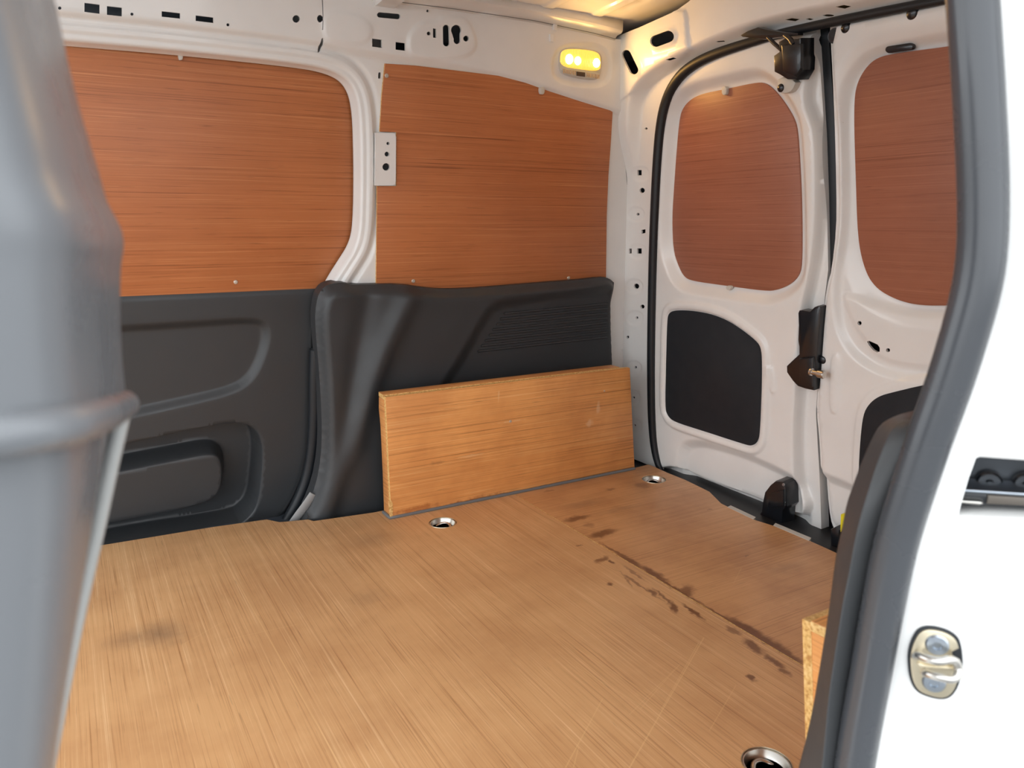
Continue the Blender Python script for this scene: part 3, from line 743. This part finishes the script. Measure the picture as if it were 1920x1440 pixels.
# ---- seal round the far sliding door aperture and grey edging
ap_tube = [FW.hit(x, y, -.016) for x, y in chaikin([(592, 655), (590, 700), (590, 780), (586, 845), (577, 895), (561, 937), (536, 982)], 2, False)]
tag(tube('door_seal', ap_tube, .0165, RUBBER, n=10), 'black rubber seal between the far sliding door and the rear quarter trim', 'seal')
gp = chaikin([(588, 926), (575, 945), (560, 965), (548, 982)], 1, False)
tag(tube('grey_edging', [FW.hit(x, y, .058) for x, y in gp], .012, GREYSTRIP, n=8, ratio=.35, flat_n=FW.N), 'short grey edging strip at the foot of the far quarter trim', 'edging')

# ---- rear door weather strip
sp = [RD.at(u, v, RO + .010) for u, v in resample_n(sealuv, 110)]
sr = np.interp(np.linspace(0, 1, 110), [0, .03, .1, .6, .75, 1], [.010, .013, .0145, .0145, .010, .008])
ws = tag(tube('weather_strip', sp, sr, RUBBER, n=12, ratio=.8, flat_n=RD.N), 'black rubber weather strip around the rear door opening', 'seal')
lo = [(1246, 886), (1290, 915), (1330, 934), (1390, 962), (1430, 981), (1500, 1010), (1560, 1036), (1640, 1075), (1720, 1115)]
FLr = Plane((0, 0, -.012), (1, 0, 0), (0, 1, 0), (0, 0, 1))
tube('lower_run', [RD.hit(x, y, .002) for x, y in chaikin([(1250, 886), (1280, 904), (1327, 924), (1390, 945), (1430, 962), (1495, 990), (1540, 1002), (1600, 1030), (1720, 1090)], 2, False)], .006, RUBBER, ws, 10)
sill = tag(plate('rear_sill', FL, [(1.44, .45), (1.64, .45), (1.64, 1.74), (1.44, 1.74)], -.028, -.014, REARD), 'black plastic rear sill below the rear doors', 'sill')
for q in ([(1364, 951), (1413, 974.5), (1417, 970), (1370, 948)], [(1450, 985.5), (1517, 1014.5), (1521, 1009), (1454, 981)]):
    plate('tread_strip', FL, FL.uvs(q), -.012, .0008, CLIP, sill, 0)

# ---- hardware of the rear doors
def hit3(plane, px, py, h): return plane.hit(px, py, h)
l_px = [(1497, 587), (1499, 582), (1505, 581), (1519, 584), (1527, 576), (1533, 573.5), (1538, 575), (1539.5, 582), (1535, 630), (1531, 680), (1529, 700), (1526, 732), (1511, 729), (1496.5, 724), (1487, 714), (1476, 698), (1475.5, 686), (1487, 675), (1499, 664), (1499, 650), (1497, 638), (1498, 610)]
lm = plate('door_latch', RD, RD.uvs(l_px, .03), .010, .032, GLOSSBLK, door2, .003)
tag(lm, 'black central door latch with bright steel pin')
plate('latch_cover', RD, RD.uvs([(1498, 672), (1524, 670), (1524, 726), (1498, 722)], .04), .03, .040, GLOSSBLK, lm, .003)
a, b = RD.hit(1520, 697, .044), RD.hit(1544, 703, .044)
lathe('latch_pin', a, b - a, [(1e-7, 0), (.009, 0), (.009, .004), (.006, .005), (.006, .020), (.0095, .022), (.0095, .036), (.008, .038), (1e-7, .038)], STEEL, lm, 20)
lo_px = [(1436, 922), (1446, 909), (1456, 901), (1470, 902), (1475, 907), (1476, 950), (1470, 957), (1468, 984), (1445, 990), (1416, 976), (1430, 958), (1432, 940)]
lh = plate('lower_latch', RD, RD.uvs(lo_px, .04), -.005, .045, GLOSSBLK, door2, .004)
tag(lh, 'black lower door bolt bracket')
plate('latch_cover', RD, RD.uvs([(1442, 925), (1470, 918), (1470, 950), (1440, 952)], .05), .044, .053, GLOSSBLK, lh, .003)
for p in ((1469, 909), (1470, 941)): screw('screw', RD, *p, .0455, .004, BOLT, lh)
tp = [(1462, 78), (1472, 73), (1488, 75), (1504, 71), (1504, 102), (1506, 108), (1505, 131), (1494, 150), (1478, 149), (1464, 140), (1454, 135), (1453, 104), (1463, 97)]
tl = plate('upper_latch', RD, RD.uvs(tp, .05), .012, .055, GLOSSBLK, door2, .004)
tag(tl, 'black upper door latch housing with bright foot')
plate('latch_cover', RD, RD.uvs([(1465, 84), (1503, 82), (1502, 128), (1492, 144), (1468, 134)], .06), .053, .062, GLOSSBLK, tl, .004)
plate('latch_foot', RD, chaikin(RD.uvs([(1460, 143), (1494, 150), (1486, 170), (1474, 176), (1460, 174), (1456, 164)], .035), 1), .016, .036, CLIP, tl, .003)
plug('latch_bolt', RD, 1464, 165, .036, .009, GLOSSBLK, tl, .5)
hb = plate('catch_bracket', RD, RD.uvs([(1392, 66), (1406, 58), (1425, 51), (1445, 56), (1470, 60), (1500, 62), (1500, 66), (1464, 70), (1438, 74), (1396, 69)], .04), .03, .048, GLOSSBLK, rear_frame, .003)
tag(hb, 'black catch bracket under the header')
tube('catch_rod', [RD.hit(1440, 70, .045), RD.hit(1452, 82, .05), RD.hit(1466, 94, .052)], .0045, GLOSSBLK, hb, 8)
tube('catch_rod', [RD.hit(1472, 66, .045), RD.hit(1482, 74, .05), RD.hit(1488, 84, .055)], .0055, GLOSSBLK, hb, 8)
for px, py, r in ((1564, 67, .015), (1586, 52, .011), (1711, 25, .012)): plug('rubber_buffer', RD, px, py, .016, r, GLOSSBLK, door3, .5 if r < .014 else .1)
plug('rubber_buffer', RD, 1542, 675, .018, .0095, GLOSSBLK, door3, .4)
plate('black_grommet', RD, RD.uvs(capsule((1668, 93), (1707, 87), 6.5), .0), -.006, .004, GLOSSBLK, door3, .002)
plug('rubber_buffer', RD, 1771, 630, .002, .008, GLOSSBLK, door3, .4)
yt = plate('warning_tag', RD, RD.uvs([(1573, 966), (1583, 964), (1583, 990), (1572, 1000)], .06), .045, .055, YELLOW, None, .003)
tag(yt, 'small yellow plastic tag at the foot of the right rear door', 'tag')
bs = plate('lock_stop', RD, RD.uvs([(1558, 992), (1566, 988), (1574, 994), (1574, 1032), (1558, 1030)], .05), .02, .052, GLOSSBLK, None, .003)
tag(bs, 'small black rubber stop beside the yellow tag', 'stop')

# ---- wheel arch boxes
def mir(P): P = np.array(P, float); P[..., 1] = 2 * CY - P[..., 1]; return P
class MPlane(Plane):
    pass
def mirror_plane(pl):
    f = np.array((1, -1, 1.0)); q = Plane(pl.p0 * f + np.array((0, 2 * CY, 0)), pl.U * f, pl.V * f, pl.N * f); return q
def wheel_box(mirrored, label):
    M = mirror_plane if mirrored else (lambda p: p)
    org = np.array((1.06, 1.77, 0)); org = mir(org) if mirrored else org
    root = tag(empty('wheel_arch_box', org), label, 'wheel arch box', 'plywood wheel arch boxes')
    P = M(BXF)
    ft = [BXF.uv(734, 972), BXF.uv(1190, 879), BXF.uv(1181, 690), BXF.uv(1166, 691), BXF.uv(723, 745)]
    plate('front_panel', P, ft, -.012, 0, PLYBOX, root, .0006, PLYEDGE)
    X0 = .657
    EP = M(Plane((X0 + .008, 0, 0), (0, 1, 0), (-.045, 0, 1), (-1, 0, -.045)))
    e = [(1.752 - .004, 0), (1.724, .322), (1.772, .334), (1.778, .29), (1.772, .25), (1.776, .20), (1.785, .12), (1.80, 0)]
    e = [(1.7635, .0), (1.7345, .322), (1.772, .322), (1.780, .29), (1.778, .25), (1.782, .20), (1.79, .12), (1.805, 0)]
    plate('end_panel', EP, e, -.012, -.0005, PLYBOXE, root, .0006, PLYEDGE)
    TP = M(Plane((0, 0, 0), (1, 0, 0), (0, 1, 0), (0, 0, 1)))
    tq = [(.649, 1.7345), (1.385, 1.7345), (1.385, 1.775), (.652, 1.775)]
    tp_ = plate('top_panel', TP, tq, .323, .3345, PLYBOX, root, .0006, PLYEDGE)
    # grey sealant bead at the foot
    bd = [(.662, 1.800, .003), (.662, 1.752, .003), (1.468, 1.748, .003)]
    if mirrored: bd = [tuple(mir(b)) for b in bd]
    tube('sealant_bead', resample(bd, .02), [.0042 + .0012 * random.random() for _ in resample(bd, .02)], SEALANT, root, 8)
    if not mirrored:
        screw('screw', P, 957, 790, 0, .004, CLEAR, root)
        screw('screw', P, 1133, 733, 0, .0025, CLEAR, root)
        plate('plywood_splinter', P, chaikin(P.uvs([(728, 938), (734, 938), (737, 948), (736, 970), (731, 971), (729, 955)]), 1), -.0005, .0006, PLYEDGE, root, 0)
    return root
wheel_box(False, 'far plywood wheel arch box in front of the black quarter trim')
wheel_box(True, 'near plywood wheel arch box at lower right beside the black near trim')

# ---- tie-down rings set into the floor
def tie_down(c, label, ang):
    root = tag(empty('tie_down_ring', (c[0], c[1], -.014)), label, 'tie-down ring', 'floor tie-down rings')
    z = np.array((c[0], c[1], 0.0))
    lathe('cup', z, (0, 0, 1), [(1e-7, -.026), (.018, -.026), (.026, -.020), (.031, -.010), (.0335, -.004), (.0335, -.001), (.0315, -.001), (.029, -.009), (.024, -.018), (.017, -.0235), (1e-7, -.0235)], STEEL, root, 28)
    lathe('rim', z, (0, 0, 1), [(.0355, -.012), (.0355, .0004), (.0352, .001), (.0345, .0004), (.0345, -.012)], ZINC, root, 32)
    d = np.array((math.cos(ang), math.sin(ang), 0)); e = np.array((-d[1], d[0], 0))
    pts = [z + d * (.018 * math.cos(g)) + e * (.020 * math.sin(g)) + np.array((0, 0, -.014 + .006 * math.cos(g))) for g in np.linspace(0, 2 * math.pi, 25)[:-1]]
    tube('ring', pts, .0035, STEEL, root, 8, closed=True)
    lathe('bolt', z + np.array((0, 0, -.023)), (0, 0, 1), [(.007, -.002), (.007, .004), (.005, .006), (1e-7, .006)], BOLT, root, 8)
tie_down(rings[0], 'chrome tie-down ring sunk in the floor by the left end of the far box', .4)
tie_down(rings[1], 'chrome tie-down ring sunk in the floor in the far rear corner', 1.2)
tie_down(rings[2], 'chrome tie-down ring sunk in the floor at the bottom edge beside the near box', 2.0)

# ---- interior lamp
def lamp():
    h = UPH - .007
    lens_px = [(1054, 100), (1060, 93.5), (1072, 91.5), (1100, 93), (1120, 97), (1127, 104), (1128, 120), (1126, 134), (1090, 130), (1053, 124)]
    body_px = [(1051, 100), (1058, 92), (1072, 89), (1102, 91), (1122, 95), (1130, 104), (1130, 122), (1127, 143), (1119, 151), (1090, 148), (1062, 142), (1052, 135), (1050, 120)]
    c = FW.hit(1090, 150, h)
    root = tag(empty('interior_lamp', c), 'lit interior lamp glowing yellow on the far wall near the rear corner', 'lamp')
    body = plate('housing', FW, chaikin(FW.uvs(body_px, h + .008), 2), h - .002, h + .006, CLIP, root, .003)
    lm, nt, p = base_mat('lamp_lens', (1, .72, .25, 1), .2)
    wv = nt.nodes.new('ShaderNodeTexWave'); wv.inputs['Scale'].default_value = 60; wv.bands_direction = 'X'
    g = nt.nodes.new('ShaderNodeNewGeometry'); nt.links.new(g.outputs['Position'], wv.inputs['Vector'])
    bump(nt, p, wv.outputs[0], .5, .002)
    p.inputs['Emission Color'].default_value = (1, .62, .06, 1); p.inputs['Emission Strength'].default_value = .85
    plate('lens', FW, chaikin(FW.uvs(lens_px, h + .014), 2), h + .004, h + .013, lm, root, .004)
    em, nt, p = base_mat('lamp_bulb', (1, .9, .6, 1), .4)
    p.inputs['Emission Color'].default_value = (1, .80, .30, 1); p.inputs['Emission Strength'].default_value = 14
    for x, y, r in ((1067, 111, .013), (1083, 114, .011), (1118, 118, .012)):
        q = FW.hit(x, y, h + .012)
        lathe('bulb', q, FW.N, [(r, 0), (r * .9, .0025), (r * .5, .0042), (1e-7, .0046)], em, root, 16, 80)
    gr = plate('grille', FW, chaikin(FW.uvs([(1053, 127), (1090, 133), (1126, 137), (1124, 145), (1116, 149), (1090, 146), (1064, 140), (1054, 134)], h + .01), 1), h + .004, h + .009, CLIP, root, .002)
    for k in range(22):
        t = k / 21
        if .36 < t < .62: continue
        x = 1057 + 66 * t; y = 129.5 + 11 * t
        p0, p1 = FW.hit(x, y - .5, h + .0094), FW.hit(x, y + 7.5, h + .0094)
        tube('grille_bar', [p0, p1], .0010, PLYEDGE, gr, 5)
    plate('switch', FW, FW.uvs([(1082, 134), (1097, 136), (1097, 144), (1082, 142)], h + .012), h + .008, h + .013, base_mat('switch_brown', (.08, .05, .03, 1), .5)[0], root, .001)
    for s in (0, 1):
        ld = bpy.data.lights.new('lamp_light', 'AREA'); ld.shape = 'RECTANGLE'; ld.size = .06; ld.size_y = .022
        ld.energy = .38; ld.color = (1, .52, .14)
        lo_ = bpy.data.objects.new('lamp_light', ld); COL.objects.link(lo_); lo_.parent = root
        q = FW.hit(1072 if s == 0 else 1112, 113 if s == 0 else 118, h + .022)
        lo_.location = (q - c).tolist()
        lo_.rotation_euler = Vector(FW.N).to_track_quat('-Z', 'Y').to_euler()
lamp()
# small clips of the roof rail
for px, py in ((1040, 50), (1034, 72)):
    plate('roof_clip', FW, FW.uvs([(px - 4, py - 8), (px + 4, py - 8), (px + 3, py + 7), (px - 3, py + 6)], .014), .010, .018, WHITE, wall_far, .001)
# roof side rail: folded strip between the wall top and the roof panel
tr = []
for s in np.linspace(0, 1, 30):
    p = np.array(FW.at(*resample_n(rail[2:], 30)[int(s * 29)], .012)); tr.append(p)
tr = np.array(tr)
rl = loft('roof_rail', [tr + np.array((0, 0, -.004)), tr + np.array((0, -.012, .006)), tr + np.array((0, -.030, .008)), tr + np.array((0, -.036, .014)), tr + np.array((0, -.036, .04))], WHITE, wall_far, .0015, (.7, 0, .2), 40)
gap = tube('seam_gap', [p + np.array((0, -.0035, .0005)) for p in tr], .0016, SEALANT, wall_far, 6)

# ---- near black trim, seal and striker
A = [(1728, 788), (1722, 793), (1717, 800), (1708, 820), (1693, 860), (1677, 907), (1660, 960), (1645, 1010), (1635, 1080), (1625, 1124), (1613, 1190), (1605, 1242), (1594, 1321), (1585, 1440), (1572, 1570)]
B = [(1712, 786), (1692, 789), (1676, 799), (1664, 818), (1647, 860), (1630, 915), (1615, 965), (1602, 1020), (1592, 1080), (1582, 1124), (1570, 1200), (1560, 1265), (1554, 1307), (1543, 1440), (1526, 1570)]
Cc = [(1714, 772), (1672, 782), (1648, 797), (1630, 832), (1613, 872), (1596, 920), (1587, 945), (1579, 990), (1569, 1032), (1562, 1080), (1554, 1147), (1537, 1251), (1520, 1352), (1497, 1440), (1466, 1570)]
rA = np.array([NJ.hit(x + 14, y, -.012) for x, y in A]); rB = np.array([YP(.372).hit(*p) for p in B]); rC = np.array([YP(.405).hit(*p) for p in Cc])
rAB = np.array([NJ.hit(x, y, -.004) for x, y in A])
rB1 = rB * .94 + rAB * .06; rB2 = rB * .94 + rC * .06
rC1 = rC * .9 + rB * .1; rD = rC + np.array((.012, .003, 0)); rE = rC + np.array((.30, .004, 0))
rows = [resample_n(chaikin(r, 2, False), 60) for r in (rA, rAB, rB1, rB, rB2, rC1, rC, rD, rE)]
nt_ = loft('trim_panel', rows, DARKT, None, .002, (0, 0, .75))
tag(nt_, 'dark plastic trim panel running beside the near door seal', 'trim panel')
ns = [NJ.at(u, v, .004) for u, v in resample_n(chaikin(NJ.uvs(nseal_px), 2, False), 90)]
tag(tube('door_seal', ns, .0168, NEARRUB, n=18), 'thick grey rubber seal curving down the near door opening', 'seal')

st_px = [(1700.6, 1237), (1703, 1215), (1709, 1197.5), (1720, 1178), (1740, 1171), (1774, 1178), (1796, 1192), (1803, 1211.5), (1806, 1248), (1800, 1275), (1793.5, 1293), (1782, 1307), (1765, 1311.5), (1740, 1306), (1717.5, 1296), (1705, 1273)]
stc = NJ.hit(1754, 1310, .004)
st = tag(empty('door_striker', stc), 'zinc door striker with two bolts and wire loop on the near white jamb', 'striker')
cx, cy = 1754, 1241
hz = .004
plate('gasket', NJ, chaikin(NJ.uvs(st_px, hz), 2), hz - .003, hz + .0012, RUBBER, st, .0005)
inn = [(cx + (x - cx) * .90, cy + (y - cy) * .925) for x, y in st_px]
notch = []
for x, y in chaikin(inn, 2): notch.append((x - 14, y) if (x > 1785 and 1217 < y < 1228) else (x, y))
plate('striker_plate', NJ, NJ.uvs(notch, hz), hz, hz + .0035, ZINC, st, .001)
for x, y in ((1757, 1209), (1751, 1279)):
    c = NJ.hit(x, y, hz + .0035)
    lathe('bolt', c, NJ.N, [(.0090, -.001), (.0090, .0008), (.0078, .0022), (.0036, .0026), (.0030, .0010), (1e-7, .0010)], BOLT, st, 22)
lp = [NJ.hit(1716, 1231, hz + .002), NJ.hit(1722, 1228, hz + .012), NJ.hit(1738, 1236, hz + .018), NJ.hit(1762, 1241, hz + .020), NJ.hit(1782, 1236, hz + .016), NJ.hit(1793, 1240, hz + .012), NJ.hit(1797, 1252, hz + .010), NJ.hit(1796, 1266, hz + .014), NJ.hit(1787, 1275, hz + .018), NJ.hit(1762, 1270, hz + .018), NJ.hit(1736, 1263, hz + .014), NJ.hit(1732, 1262, hz + .001)]
tube('wire_loop', chaikin(lp, 2, False), .0034, STEEL, st, 10)
plate('loop_base', NJ, chaikin(NJ.uvs([(1716, 1234), (1740, 1243), (1785, 1243), (1794, 1256), (1780, 1266), (1735, 1258), (1724, 1250)], hz), 1), hz + .003, hz + .006, ZINC, st, .001)

# runner inside the slot
rr = tag(empty('door_runner', NJ.hit(1880, 955, -.03)), 'dark steel sliding door runner inside the near jamb slot', 'runner')
def bar(name, pts, h0, h1, m, bev=.0008): return plate(name, NJ, NJ.uvs(pts, h1), h0, h1, m, rr, bev)
bar('rail', [(1795, 917), (2020, 931), (2020, 937), (1795, 922)], -.05, -.018, BOLT)
bar('rail', [(1795, 922), (2020, 938), (2020, 958), (1848, 947), (1840, 950), (1795, 947)], -.05, -.024, GLOSSBLK)
bar('rail_edge', [(1852, 928), (2020, 939), (2020, 953), (1850, 945)], -.03, -.021, base_mat('worn_steel', (.16, .14, .12, 1), .45, .6)[0])
bar('guide', [(1795, 938), (1838, 941), (1845, 944), (1838, 947), (1795, 943)], -.03, -.016, STEEL, .001)
for x, y in ((1853, 902), (1922, 905)):
    lathe('roller', NJ.hit(x, y, -.052), NJ.N, [(1e-7, 0), (.010, 0), (.010, .006), (.0085, .008), (.004, .008), (.003, .011), (1e-7, .011)], GLOSSBLK, rr, 18)

# ---- door pillar trim in the left foreground
def sil(pts, y, ext=None):
    return resample_n(np.array([YP(y).hit(*p) for p in pts]), 60)
up_px = chaikin([(60, -180), (105, 0), (120, 70), (137, 150), (160, 235), (190, 330), (204, 384), (222, 412), (234, 440), (236, 465), (230, 490), (228, 540), (229, 620), (233, 690), (238, 730), (236, 760)], 2, False)
YS = .42
S = sil(up_px, YS)
offs = [(0, .42), (-.003, .40), (-.010, .36), (-.024, .31), (-.041, .275), (-.061, .250), (-.088, .236), (-.16, .230), (-.4, .245), (-.9, .30)]
def column(S, dr0=0.0, dy=0.0):
    rows = [np.array([(p[0] - .05, YS + .05, p[2]) for p in S]), np.array([(p[0] - .008, YS + .015, p[2]) for p in S])]
    for dr, y in offs:
        rows.append(np.array([((p[0] / YS + dr + dr0) * (y + dy), y + dy, p[2]) for p in S]))
    return [resample_n(c, 26) for c in np.swapaxes(np.array(rows), 0, 1)]
pil = tag(empty('pillar_trim', (-.08, .28, .3)), 'dark grey plastic door pillar trim filling the left foreground', 'pillar trim')
up_rows = np.array(column(S))
# lower edge of the upper shell rises towards the outside
for k, r in enumerate(up_rows):
    t = max(0, (k - 25) / 34.0) ** 1.5
    r[:, 2] += t * .185 * np.clip(YS - r[:, 1], 0, .19)
loft('upper_shell', up_rows, PILLAR, pil, .002, (0, 0, .75))
low_px = chaikin([(226, 520), (226, 640), (228, 720), (221, 775), (205, 850), (186, 940), (160, 1040), (130, 1160), (98, 1290), (62, 1440), (20, 1620)], 2, False)
S2 = sil(low_px, YS)
loft('lower_shell', column(S2, -.006, .004), PILLAR, pil, .002, (0, 0, .75))
# raised moulding where the two shells meet, following the column
rid = up_rows[-1][3:] + np.array((.001, -.002, .0015))
tube('moulding', resample_n(chaikin(rid, 2, False), 60), .0062, PILLAR, pil, 12)
st_l = chaikin([(234, 752), (226, 790), (207, 870), (184, 980), (158, 1090), (126, 1240), (88, 1440), (48, 1620)], 2, False)
tube('edge_strip', sil(st_l, YS - .008), .0050, base_mat('edge_grey', (.36, .36, .35, 1), .5)[0], pil, 10, ratio=.8)
